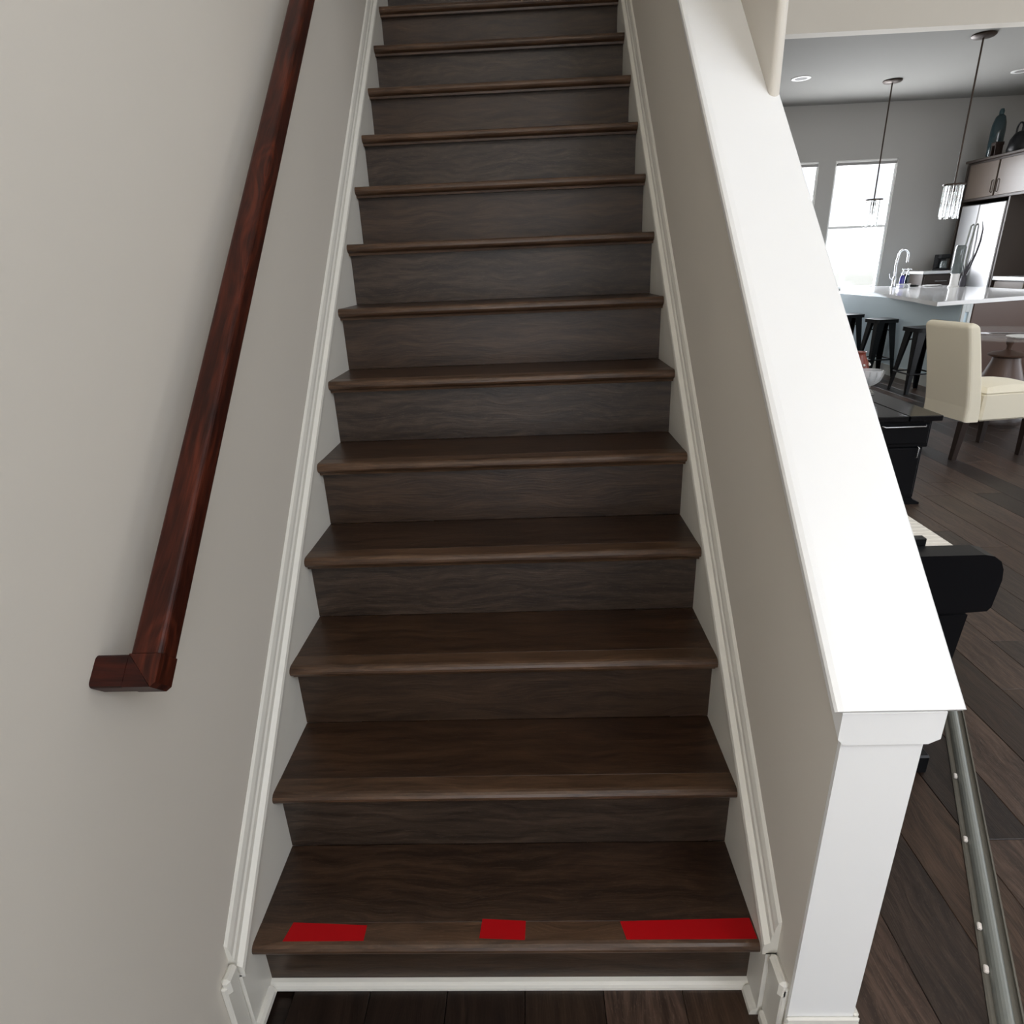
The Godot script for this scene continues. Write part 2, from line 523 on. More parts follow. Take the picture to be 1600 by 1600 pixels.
func build_handrail() -> void:
	var s := thing("handrail", "dark red-brown wooden handrail with a mitred return on the left wall", "handrail")
	# section axes: n is square to the slope, t runs down the slope
	var t := Vector3(0, -0.6926, 0.7214)
	var n := Vector3(0, 0.7214, 0.6926)
	var hh := 0.022
	var hw := 0.0225
	var cx := -0.4515
	# centre line: y + 0.96 z = c at the centre
	var base := Vector3(cx, 0.0, 0.0) + n * (1.0855 / 1.386 - hh)
	var tf := -0.4985
	var rr := PackedVector2Array()
	var r := 0.008
	for c in [[1, 1, 0.0], [-1, 1, 90.0], [-1, -1, 180.0], [1, -1, 270.0]]:
		for i in 5:
			var a := deg_to_rad(c[2] + 22.5 * i)
			rr.append(Vector2(c[0] * (hw - r) + r * cos(a), c[1] * (hh - r) + r * sin(a)))
	var st := new_st()
	var xf := Transform3D(Basis(Vector3.RIGHT, n, t), base)
	var loc := new_st()
	prism(loc, rr, Vector3.RIGHT, Vector3.UP, Vector3(0, 0, -4.2), Vector3(0, 0, tf - 0.0455), 2, Vector2(0, 0.02))
	var rail := obj("rail", loc, M.rail, s)
	rail.transform = xf
	# mitred end: the rail's own half and the return's half meet on a diagonal
	loc = new_st()
	var y0 := -hh
	var y1 := hh
	# rail half: triangle in (x, t), the corner at the outside front
	var za := tf - 0.0450
	var tri_a := PackedVector2Array([Vector2(-hw, za), Vector2(hw, za), Vector2(hw, tf - 0.006), Vector2(hw - 0.006, tf)])
	prism(loc, tri_a, Vector3.RIGHT, Vector3.BACK, Vector3(0, y0 + 0.002, 0), Vector3(0, y1 - 0.0005, 0), 2, Vector2(0, 0.02))
	var mit := obj("mitre", loc, M.rail, s)
	mit.transform = xf
	loc = new_st()
	var wall := -0.5195 - cx
	var rc := PackedVector2Array()
	for c in [[1, 1, 0.0], [-1, 1, 90.0], [-1, -1, 180.0], [1, -1, 270.0]]:
		for i in 5:
			var a := deg_to_rad(c[2] + 22.5 * i)
			rc.append(Vector2(tf - 0.0225 + c[0] * (0.0225 - r) + r * cos(a), c[1] * (hh - r) + r * sin(a)))
	prism(loc, rc, Vector3.BACK, Vector3.UP, Vector3(wall, 0, 0), Vector3(-hw - 0.0002, 0, 0), 0, Vector2(0.3, 0.1))
	var tri_b := PackedVector2Array([Vector2(-hw, za + 0.0008), Vector2(-hw, tf), Vector2(hw - 0.0068, tf)])
	prism(loc, tri_b, Vector3.RIGHT, Vector3.BACK, Vector3(0, y0 + 0.002, 0), Vector3(0, y1 - 0.0005, 0), 0, Vector2(0.3, 0.1))
	var ret := obj("return_piece", loc, M.rail_end, s)
	ret.transform = xf
	# brackets underneath
	for tb in [-0.71, -1.68, -2.7]:
		st = new_st()
		var p := xf * Vector3(0.004, -hh - 0.0005, tb)
		var q := xf * Vector3(-0.004, -hh - 0.022, tb)
		var wl := Vector3(-0.5165, q.y - 0.075, q.z)
		tube(st, [p, p.lerp(q, 0.5) + Vector3(0.002, 0, 0), q, q.lerp(wl, 0.6) + Vector3(0, -0.004, 0), wl], [0.0065], 10)
		lathe(st, [Vector2(0, 0), Vector2(0.028, 0), Vector2(0.028, 0.003), Vector2(0.02, 0.006), Vector2(0, 0.006)], Vector3.ZERO, 20, Transform3D(Basis(Vector3.UP, Vector3.RIGHT, Vector3.FORWARD), wl - Vector3(0.003, 0, 0)))
		obj("bracket", st, M.bronze, s)

func build_tape() -> void:
	var y := Y1 + 0.0010
	var l := ["short red tape strip on the bottom step's nosing, nearest the handrail wall", "smallest square red tape patch in the middle of the bottom step's nosing", "longest red tape strip on the bottom step's nosing, beside the half wall"]
	var qs := [
		[Vector2(-0.434, -0.013), Vector2(-0.279, -0.006), Vector2(-0.279, 0.0255), Vector2(-0.443, 0.0255)],
		[Vector2(-0.043, -0.018), Vector2(0.046, -0.013), Vector2(0.044, 0.0255), Vector2(-0.047, 0.0215)],
		[Vector2(0.237, -0.011), Vector2(0.4975, -0.016), Vector2(0.4995, 0.0258), Vector2(0.245, 0.0258)]]
	for i in 3:
		var st := new_st()
		prism(st, PackedVector2Array(qs[i]), Vector3.RIGHT, Vector3.BACK, Vector3(0, y - 0.0003, 0), Vector3(0, y + 0.0004, 0))
		var o := obj("tape_strip", st, M.red)
		tag(o, l[i], "tape", "red tape marks on the bottom step")

# ------------------------------------------------------------------ room
func build_floor() -> void:
	var st := new_st()
	bx(st, Vector3(-3.15, -0.20, -10.15), Vector3(7.75, -0.014, 2.75))
	var f := struct("floor", st, M.planks[4], "dark brown wood plank floor running away towards the kitchen", "floor")
	# planks run along z
	var w := 0.1633
	var len := 1.22
	var variants := []
	for k in 4:
		var s := new_st()
		bx(s, Vector3(-w / 2 + 0.0007, -0.0139, -len / 2 + 0.0007), Vector3(w / 2 - 0.0007, 0.0, len / 2 - 0.0007), 0.0012, 2, Vector2(k * 0.27, k * 0.083))
		variants.append(s.commit())
	var rest := []
	for k in 6:
		rest.append(new_st())
	var r := RandomNumberGenerator.new()
	r.seed = 77
	var x := 0.039 + w / 2 - w * 19
	var col := 0
	while x < 7.7:
		var z := 2.7 - r.randf() * len
		if col == 23 + 3:
			z = -0.338 + len * 2.5
		while z > -10.2:
			var pick := r.randi() % 6
			var vis: bool = (x > -0.52 and x < 0.55 and z + len / 2 > 0.0 and z - len / 2 < 0.4) or (x > 0.62 and x < 4.6 and z + len / 2 > -6.2 and z - len / 2 < 0.35 and z > -0.45 - x * 1.9)
			if x < 0.0 and vis:
				pick = 4
			var z0 := maxf(z - len / 2, -10.15)
			var z1 := minf(z + len / 2, 2.6)
			if vis and not (x < 0.62 and x > 0.55):
				var o := put("plank", variants[r.randi() % 4], M.planks[pick], f)
				o.position = Vector3(x, 0, z)
			elif z1 - z0 > 0.05 and (x > -0.4 or z1 > 1.35):
				z0 = maxf(z0, 1.36) if x < -0.4 else z0
				bx(rest[pick], Vector3(x - w / 2 + 0.0007, -0.0139, z0 + 0.0007), Vector3(x + w / 2 - 0.0007, 0.0, z1 - 0.0007), 0.0, 2)
			z -= len
		x += w
		col += 1
	var am := ArrayMesh.new()
	for k in 6:
		rest[k].set_material(M.planks[k])
		am = rest[k].commit(am)
	var o2 := put("far_planks", am, null, f)
	o2.set_meta("kind", "stuff")

func wall_with_holes(st: SurfaceTool, axis: int, lo: Vector3, hi: Vector3, holes: Array) -> void:
	# axis: horizontal direction of the wall (0 x or 2 z); holes: [from, to, bottom, top], sorted
	var at := lo[axis]
	for h in holes:
		var a := lo
		var b := hi
		a[axis] = at
		b[axis] = h[0]
		bx(st, a, b)
		a = lo
		b = hi
		a[axis] = h[0]
		b[axis] = h[1]
		b.y = h[2]
		bx(st, a, b)
		a.y = h[3]
		b.y = hi.y
		bx(st, a, b)
		at = h[1]
	var c := lo
	c[axis] = at
	bx(st, c, hi)

func window_unit(called: String, label: String, axis: int, a: float, b: float, y0: float, y1: float, at: float, inward: float, sash: float, roller: bool) -> void:
	# at: the plane of the frame; inward: +1 or -1 towards the room
	var o := thing(called, label, "window", Vector3.ZERO, 0.0, "", "structure")
	var st := new_st()
	var fr := 0.032
	var sd := func(s: SurfaceTool, u0: float, u1: float, v0: float, v1: float, d0: float, d1: float) -> void:
		if axis == 0:
			bx(s, Vector3(u0, v0, minf(at + d0, at + d1)), Vector3(u1, v1, maxf(at + d0, at + d1)), 0.003)
		else:
			bx(s, Vector3(minf(at + d0, at + d1), v0, u0), Vector3(maxf(at + d0, at + d1), v1, u1), 0.003)
	sd.call(st, a, a + fr, y0, y1, -0.03, 0.03)
	sd.call(st, b - fr, b, y0, y1, -0.03, 0.03)
	sd.call(st, a + fr, b - fr, y0, y0 + fr, -0.03, 0.03)
	sd.call(st, a + fr, b - fr, y1 - fr, y1, -0.03, 0.03)
	obj("window_frame", st, M.white, o)
	if sash > 0.0:
		st = new_st()
		sd.call(st, a + fr, b - fr, sash - 0.02, sash + 0.02, -0.02, 0.02)
		obj("meeting_rail", st, M.white, o)
		st = new_st()
		sd.call(st, a + fr, b - fr, sash + 0.021, y1 - fr, -0.004, 0.004)
		obj("pane", st, M.glass, o)
		st = new_st()
		sd.call(st, a + fr, b - fr, y0 + fr, sash - 0.021, -0.004, 0.004)
		obj("pane", st, M.glass, o)
	else:
		st = new_st()
		sd.call(st, a + fr, b - fr, y0 + fr, y1 - fr, -0.004, 0.004)
		obj("pane", st, M.glass, o)
	if roller:
		st = new_st()
		sd.call(st, a + 0.02, b - 0.02, y1 - 0.075, y1 - 0.035, inward * 0.035, inward * 0.08)
		obj("roller_shade", st, M.shade, o)

func build_room() -> void:
	var st := new_st()
	bx(st, Vector3(-0.67, -0.0135, -10.15), Vector3(-0.52, 5.2, 1.35))
	struct("wall_left", st, M.wall, "plain off-white wall behind the wooden handrail", "wall")
	st = new_st()
	bx(st, Vector3(-3.0, -0.0135, 1.20), Vector3(-0.6705, 5.2, 1.35))
	bx(st, Vector3(-3.15, -0.0135, 1.20), Vector3(-3.0, 5.2, 2.75))
	struct("wall_entry", st, M.wall, "off-white walls of the entrance nook left of the stairs", "wall")
	# back wall of the kitchen with two tall windows
	st = new_st()
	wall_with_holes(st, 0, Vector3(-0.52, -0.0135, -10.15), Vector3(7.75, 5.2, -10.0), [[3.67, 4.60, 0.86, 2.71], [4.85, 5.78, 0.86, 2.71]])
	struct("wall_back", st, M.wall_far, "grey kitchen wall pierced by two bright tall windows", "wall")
	window_unit("window_1", "bright kitchen window mostly hidden behind the half wall, left of the full one", 0, 3.67, 4.60, 0.86, 2.71, -10.05, 1.0, 1.775, true)
	window_unit("window_2", "tall bright kitchen window seen whole behind the hanging pendant and faucet", 0, 4.85, 5.78, 0.86, 2.71, -10.05, 1.0, 1.775, true)
	# right wall with the living room's windows
	st = new_st()
	wall_with_holes(st, 2, Vector3(7.6, -0.0135, -10.0), Vector3(7.75, 5.2, 2.75), [[-5.6, -3.4, 0.6, 2.9], [-2.6, -0.4, 0.6, 2.9]])
	struct("wall_side", st, M.wall, "off-white side wall of the dining area with wide windows", "wall")
	window_unit("window_3", "wide window on the side wall beside the dining table", 2, -5.6, -3.4, 0.6, 2.9, 7.68, -1.0, 0.0, false)
	window_unit("window_4", "wide window on the side wall opposite the half wall", 2, -2.6, -0.4, 0.6, 2.9, 7.68, -1.0, 0.0, false)
	# front wall behind the camera with its windows
	st = new_st()
	wall_with_holes(st, 0, Vector3(-3.0, -0.0135, 2.6), Vector3(7.6, 5.2, 2.75), [[-2.7, -1.3, 2.6, 4.8], [-0.42, 0.52, 0.02, 2.08], [1.4, 2.9, 2.7, 4.9], [3.4, 5.8, 2.2, 4.9]])
	struct("wall_front", st, M.wall, "off-white entrance wall with a glazed door and tall windows", "wall")
	window_unit("window_5", "entrance window left of the stairs", 0, -2.7, -1.3, 2.6, 4.8, 2.68, -1.0, 0.0, false)
	window_unit("door_1", "glazed entrance door facing the stairs", 0, -0.42, 0.52, 0.02, 2.08, 2.68, -1.0, 0.0, false)
	window_unit("window_6", "tall entrance window opposite the half wall", 0, 1.4, 2.9, 2.7, 4.9, 2.68, -1.0, 3.7, false)
	window_unit("window_7", "tall entrance window opposite the dining table", 0, 3.4, 5.8, 2.2, 4.9, 2.68, -1.0, 3.5, false)
	# ceilings
	st = new_st()
	bx(st, Vector3(-3.15, 5.2, -10.15), Vector3(7.75, 5.35, 2.75))
	struct("ceiling", st, M.ceiling, "high white ceiling over stairs and living area", "ceiling")
	st = new_st()
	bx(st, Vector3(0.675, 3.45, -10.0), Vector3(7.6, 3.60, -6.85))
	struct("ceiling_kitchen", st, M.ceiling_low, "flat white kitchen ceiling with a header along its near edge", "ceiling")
	st = new_st()
	bx(st, Vector3(0.675, 3.45, -6.85), Vector3(7.6, 5.2, -6.70))
	struct("wall_header", st, M.wall, "off-white header wall above the near edge of the kitchen ceiling", "wall")
	# landing at the head of the stairs
	st = new_st()
	bx(st, Vector3(-0.52, 2.5, -10.0), Vector3(0.6475, 2.80, -3.99))
	struct("floor_landing", st, M.tread, "upper landing at the head of the stairs", "floor")
	for p in [[Vector3(3.582, 3.45, -8.41), "small round recessed ceiling light beside the half wall's upper corner"], [Vector3(6.387, 3.45, -8.58), "small round recessed ceiling light at the right edge over the kitchen cabinets"]]:
		var o := thing("ceiling_light", p[1], "ceiling light", p[0], 0.0, "recessed kitchen lights")
		st = new_st()
		lathe(st, [Vector2(0.075, -0.0005), Vector2(0.115, -0.0005), Vector2(0.115, -0.008), Vector2(0.10, -0.012), Vector2(0.075, -0.008), Vector2(0.075, -0.0005)], Vector3.ZERO, 28)
		obj("trim_ring", st, M.white, o)
		st = new_st()
		lathe(st, [Vector2(0.0, -0.004), Vector2(0.074, -0.004), Vector2(0.074, -0.001), Vector2(0.0, -0.001)], Vector3.ZERO, 28)
		obj("lens", st, M.shade, o)

# ------------------------------------------------------------------ piano and what stands beside the half wall
func build_piano() -> void:
	var o := thing("digital_piano", "black digital piano against the half wall, only its end and keys showing", "piano")
	var za := -0.560
	var zb := -1.900
	for k in 2:
		var z0: float = za - 0.060 if k == 0 else zb
		var z1: float = za if k == 0 else zb + 0.060
		var st := new_st()
		var arm := PackedVector2Array([Vector2(0.90, 0.530), Vector2(1.160, 0.535), Vector2(1.245, 0.540), Vector2(1.254, 0.552), Vector2(1.262, 0.630), Vector2(1.258, 0.660), Vector2(1.248, 0.682), Vector2(1.228, 0.697), Vector2(1.205, 0.702), Vector2(0.90, 0.702)])
		prism(st, arm, Vector3.RIGHT, Vector3.UP, Vector3(0, 0, z0), Vector3(0, 0, z1))
		obj("key_block", st, M.black, o)
		st = new_st()
		var zc := (z0 + z1) / 2
		prism(st, PackedVector2Array([Vector2(0.72, 0.066), Vector2(1.165, 0.066), Vector2(1.200, 0.5295), Vector2(0.72, 0.5295)]), Vector3.RIGHT, Vector3.UP, Vector3(0, 0, zc - 0.014), Vector3(0, 0, zc + 0.029))
		obj("side_panel", st, M.black, o)
		st = new_st()
		bx(st, Vector3(0.70, 0.0005, zc - 0.03), Vector3(1.203, 0.064, zc + 0.03), 0.005)
		obj("foot", st, M.black, o)
	var st2 := new_st()
	bx(st2, Vector3(0.90, 0.60, zb + 0.061), Vector3(1.165, 0.674, za - 0.061), 0.003)
	obj("key_bed", st2, M.black, o)
	st2 = new_st()
	prism(st2, PackedVector2Array([Vector2(0.70, 0.56), Vector2(0.8995, 0.56), Vector2(0.975, 0.6695), Vector2(0.978, 0.715), Vector2(0.93, 0.76), Vector2(0.70, 0.80)]), Vector3.RIGHT, Vector3.UP, Vector3(0, 0, zb + 0.061), Vector3(0, 0, za - 0.061))
	obj("fallboard", st2, M.black, o)
	st2 = new_st()
	bx(st2, Vector3(0.70, 0.10, zb + 0.061), Vector3(0.72, 0.52, za - 0.061), 0.002)
	obj("back_panel", st2, M.black, o)
	st2 = new_st()
	bx(st2, Vector3(0.985, 0.6992, za - 0.0845), Vector3(1.095, 0.722, za - 0.0615), 0.002)
	obj("end_block", st2, M.black, o)
	var wk := new_st()
	bx(wk, Vector3(0.980, 0.6745, -0.0111), Vector3(1.170, 0.6985, 0.0111), 0.0016)
	var wm := wk.commit()
	var bk := new_st()
	bx(bk, Vector3(0.981, 0.6987, -0.006), Vector3(1.082, 0.711, 0.006), 0.002)
	var bm := bk.commit()
	var n := 52
	for i in n:
		var k := put("white_key", wm, M.white_key, o)
		k.position.z = za - 0.0735 - i * 0.0229
		if (i % 7) in [1, 2, 4, 5, 6] and i > 0 and i < n - 1:
			var b := put("black_key", bm, M.black_gloss, o)
			b.position.z = za - 0.0735 - (i + 0.5) * 0.0229
	var key_hi := za - 0.0735 - (n - 1) * 0.0229
	assert(key_hi > zb)

func build_cabinet() -> void:
	var o := thing("black_cabinet", "glossy black low cabinet standing behind the half wall, beyond the piano", "cabinet")
	var z0 := -4.15
	var z1 := -2.60
	var st := new_st()
	# top in two leaves with a seam between them
	bx(st, Vector3(1.70, 0.518, z0), Vector3(2.198, 0.55, z1), 0.004)
	obj("top_leaf", st, M.black_gloss, o)
	st = new_st()
	bx(st, Vector3(2.202, 0.518, z0), Vector3(2.385, 0.55, z1), 0.004)
	obj("top_leaf", st, M.black_gloss, o)
	st = new_st()
	bx(st, Vector3(1.76, 0.36, z0 + 0.03), Vector3(2.352, 0.5175, z1 - 0.035), 0.004)
	bx(st, Vector3(1.78, 0.05, z0 + 0.04), Vector3(2.332, 0.3598, z1 - 0.042), 0.004)
	obj("body", st, M.black, o)
	st = new_st()
	bx(st, Vector3(1.80, 0.385, z1 - 0.0348), Vector3(2.335, 0.500, z1 - 0.022), 0.003)
	var d := obj("drawer_front", st, M.black, o)
	st = new_st()
	tube(st, [Vector3(2.07, 0.492, z1 - 0.022), Vector3(2.08, 0.488, z1 - 0.004), Vector3(2.30, 0.488, z1 - 0.004), Vector3(2.31, 0.492, z1 - 0.022)], [0.005], 8)
	obj("bar_handle", st, M.silver, d)
	st = new_st()
	bx(st, Vector3(1.80, 0.07, z1 - 0.0418), Vector3(2.315, 0.355, z1 - 0.030), 0.003)
	var dr := obj("door", st, M.black, o)
	st = new_st()
	tube(st, [Vector3(2.288, 0.30, z1 - 0.030), Vector3(2.29, 0.305, z1 - 0.012), Vector3(2.292, 0.36, z1 - 0.012), Vector3(2.294, 0.365, z1 - 0.030)], [0.004], 8)
	obj("handle", st, M.silver, dr)
	for p in [[1.82, z1 - 0.09], [2.30, z1 - 0.09], [1.82, z0 + 0.09], [2.30, z0 + 0.09]]:
		st = new_st()
		var s: float = 1.0 if p[0] > 2.0 else -1.0
		prism(st, PackedVector2Array([Vector2(-0.04, 0.0498), Vector2(0.03, 0.0498), Vector2(0.045, 0.03), Vector2(0.085, 0.012), Vector2(0.085, 0.0005), Vector2(-0.04, 0.0005)]), Vector3.RIGHT * s, Vector3.UP, Vector3(p[0], 0, p[1] - 0.035), Vector3(p[0], 0, p[1] + 0.035))
		obj("foot", st, M.black, o)
	# glass bowl on a stem
	var g := thing("glass_bowl", "clear cut-glass footed bowl standing on the black cabinet", "bowl", Vector3(2.29, 0.5505, -3.25))
	st = new_st()
	lathe(st, [Vector2(0, 0), Vector2(0.042, 0), Vector2(0.044, 0.006), Vector2(0.03, 0.014), Vector2(0.012, 0.028), Vector2(0.011, 0.042), Vector2(0.018, 0.052), Vector2(0, 0.052)], Vector3.ZERO, 24)
	obj("foot", st, M.glass_solid, g)
	st = new_st()
	lathe(st, [Vector2(0, 0.0522), Vector2(0.03, 0.056), Vector2(0.058, 0.08), Vector2(0.07, 0.115), Vector2(0.072, 0.15), Vector2(0.068, 0.152), Vector2(0.064, 0.115), Vector2(0.052, 0.084), Vector2(0.028, 0.064), Vector2(0, 0.062)], Vector3.ZERO, 24)
	obj("cup", st, M.glass_white, g)
	for k in 12:
		st = new_st()
		var a := TAU * k / 12.0
		var dir := Vector3(cos(a), 0, sin(a))
		tube(st, [dir * 0.040 + Vector3(0, 0.066, 0), dir * 0.061 + Vector3(0, 0.088, 0), dir * 0.0735 + Vector3(0, 0.12, 0), dir * 0.0750 + Vector3(0, 0.148, 0)], [0.003], 6)
		obj("cut_rib", st, M.glass_solid, g)
	# red-brown vase behind it
	var v := thing("vase", "red-brown vase with pale beads on the black cabinet behind the glass bowl", "vase", Vector3(2.42, 0.5505, -3.66))
	st = new_st()
	lathe(st, [Vector2(0, 0), Vector2(0.05, 0), Vector2(0.068, 0.04), Vector2(0.07, 0.08), Vector2(0.055, 0.14), Vector2(0.032, 0.185), Vector2(0.030, 0.20), Vector2(0.036, 0.21), Vector2(0.03, 0.21), Vector2(0.024, 0.19), Vector2(0, 0.18)], Vector3.ZERO, 24)
	obj("body", st, M.red_brown, v)
	for k in 8:
		st = new_st()
		var a := TAU * k / 8.0
		lathe(st, [Vector2(0, -0.009), Vector2(0.0064, -0.0064), Vector2(0.009, 0), Vector2(0.0064, 0.0064), Vector2(0, 0.009)], Vector3(cos(a) * 0.066, 0.125, sin(a) * 0.066), 10)
		obj("bead", st, M.white, v)

func build_floor_rail() -> void:
	var a := Vector3(1.520, 0.0, -0.985)
	var b := Vector3(0.930, 0.0, 0.175)
	var o := thing("metal_rail", "long grey metal rail with white clips lying on the plank floor by the post", "rail", b)
	var d := (a - b)
	var len := d.length()
	d = d.normalized()
	var side := Vector3(-d.z, 0, d.x)       # to the right, seen from the camera
	if side.x < 0:
		side = -side
	var sw := func(pts: PackedVector2Array, m: Material, called: String) -> void:
		var st := new_st()
		prism(st, pts, side, Vector3.UP, Vector3.ZERO, d * len, 2)
		obj(called, st, m, o)
	sw.call(PackedVector2Array([Vector2(-0.028, 0.0006), Vector2(0.030, 0.0006), Vector2(0.030, 0.004), Vector2(-0.024, 0.005), Vector2(-0.028, 0.003)]), M.rail_lip, "base_plate")
	var h := PackedVector2Array()
	h.append(Vector2(-0.016, 0.0052))
	for i in 9:
		var t := PI - PI * i / 8.0
		h.append(Vector2(-0.001 + 0.015 * cos(t), 0.0056 + 0.015 * sin(t)))
	h.append(Vector2(0.014, 0.0052))
	sw.call(h, M.rail_grey, "round_tube")
	sw.call(PackedVector2Array([Vector2(0.0265, 0.0042), Vector2(0.030, 0.0042), Vector2(0.030, 0.013), Vector2(0.0265, 0.013)]), M.rail_lip, "raised_lip")
	# white clips at the distances seen
	for p in [Vector2(1.433, -0.80), Vector2(1.290, -0.531), Vector2(1.163, -0.332), Vector2(1.047, -0.109), Vector2(0.998, -0.020)]:
		var s: float = (Vector3(p.x, 0, p.y) - b).dot(d)
		var st := new_st()
		bx(st, Vector3(-0.0045, 0.0, -0.008), Vector3(0.0045, 0.009, 0.008), 0.002, 0, Vector2.ZERO, Transform3D(Basis(side, Vector3.UP, -d), d * s - side * 0.0215 + Vector3(0, 0.0052, 0)))
		obj("clip", st, M.white_clip, o)

# ------------------------------------------------------------------ dining
func build_chair() -> void:
	# local x: the way the chair faces, local z: from its near side to its far side
	var o := thing("dining_chair", "cream upholstered high-back dining chair with dark tapered legs", "chair", Vector3(3.106, 0, -3.459), 0.0)
	o.rotation.y = atan2(0.14, 0.99)
	var W := -0.41
	# backrest: a soft slab that leans back, built from rings
	var rows := 18
	var st := new_st()
	var ring := func(t: float) -> Array:
		var y := lerpf(0.275, 0.945, t)
		var lean := -0.125 * pow(maxf(0.0, (t - 0.12) / 0.88), 1.25)
		var th := lerpf(0.115, 0.085, t)
		var inset := 0.0
		if t > 0.94:
			inset = 0.034 * (1.0 - sqrt(maxf(0.0, 1.0 - pow((t - 0.94) / 0.06, 2.0))))
		var out := []
		var r := 0.022
		for c in [[1, 0, 0.0], [0, 0, 90.0], [0, 1, 180.0], [1, 1, 270.0]]:
			for i in 4:
				var a := deg_to_rad(c[2] + 30.0 * i)
				var cx: float = (th - inset - r) if c[0] == 1 else (r + inset)
				var cz: float = (W + r + inset) if c[1] == 1 else (-r - inset)
				var px := cx + r * cos(a)
				var pz := cz + r * sin(a)
				# the bottom hem of the rear rises to an arch
				var yy := y
				if t == 0.0:
					yy += 0.035 * sin(clampf(pz / W, 0, 1) * PI)
				out.append(Vector3(px + lean, yy, pz))
		return out
	var prev = ring.call(0.0)
	var mid := Vector3(0.0, 0.6, W / 2)
	for i in range(1, rows + 1):
		var tt: float = float(i) / 12.0 * 0.94 if i <= 12 else 0.94 + 0.06 * sin((i - 12) / 6.0 * PI / 2)
		var cur = ring.call(tt)
		for k in prev.size():
			var k2: int = (k + 1) % prev.size()
			var c: Vector3 = (prev[k] + cur[k2]) * 0.5
			var out_v := c - Vector3(lerpf(0.05, -0.08, float(i) / rows), c.y, W / 2)
			quad(st, prev[k], prev[k2], cur[k2], cur[k], out_v, 1)
		prev = cur
	for k in range(1, prev.size() - 1):
		tri(st, prev[0], prev[k], prev[k + 1], Vector3.UP)
	st.index()
	obj("backrest", st, M.cream, o)
	# seat with a slightly domed cushion
	st = new_st()
	bx(st, Vector3(0.1165, 0.275, W + 0.002), Vector3(0.56, 0.470, -0.002), 0.014, 0)
	obj("seat_skirt", st, M.cream, o)
	st = new_st()
	var nx := 10
	var nz := 8
	var hgt := func(u: float, v: float) -> float:
		return 0.472 + 0.062 * pow(sin(clampf(u, 0, 1) * PI), 0.35) * pow(sin(clampf(v, 0, 1) * PI), 0.35)
	for i in nx:
		for j in nz:
			var q: Array[Vector3] = []
			for c in [[0, 0], [1, 0], [1, 1], [0, 1]]:
				var u: float = float(i + c[0]) / nx
				var v: float = float(j + c[1]) / nz
				q.append(Vector3(lerpf(0.118, 0.565, u), hgt.call(u, v), lerpf(-0.0, W, v)))
			quad(st, q[0], q[1], q[2], q[3], Vector3.UP)
	quad(st, Vector3(0.118, 0.4705, 0), Vector3(0.565, 0.4705, 0), Vector3(0.565, 0.4705, W), Vector3(0.118, 0.4705, W), Vector3.DOWN)
	for s in [[Vector3(0.118, 0.4705, 0), Vector3(0.565, 0.4705, 0), Vector3.BACK], [Vector3(0.118, 0.4705, W), Vector3(0.565, 0.4705, W), Vector3.FORWARD]]:
		quad(st, s[0], s[1], s[1] + Vector3(0, 0.0015, 0), s[0] + Vector3(0, 0.0015, 0), s[2])
	obj("seat_cushion", st, M.cream, o)
	for p in [[0.02, -0.03, -0.04], [0.02, W + 0.03, -0.04], [0.52, -0.03, 0.0], [0.52, W + 0.03, 0.0]]:
		st = new_st()
		var a := 0.024
		var b := 0.017
		var top := Vector3(p[0], 0.274 if p[1] == -0.03 or p[0] > 0.1 else 0.274, p[1])
		var bot := Vector3(p[0] + p[2] * 0.6, 0.0005, p[1])
		var t4: Array[Vector3] = []
		var b4: Array[Vector3] = []
		for c in [[-1, -1], [1, -1], [1, 1], [-1, 1]]:
			t4.append(top + Vector3(c[0] * a, 0, c[1] * a))
			b4.append(bot + Vector3(c[0] * b, 0, c[1] * b))
		for k in 4:
			var k2 := (k + 1) % 4
			quad(st, t4[k], t4[k2], b4[k2], b4[k], (t4[k] + t4[k2]) * 0.5 - top, 1)
		quad(st, b4[0], b4[1], b4[2], b4[3], Vector3.DOWN, 1)
		quad(st, t4[0], t4[1], t4[2], t4[3], Vector3.UP, 1)
		obj("leg", st, M.dark_leg, o)

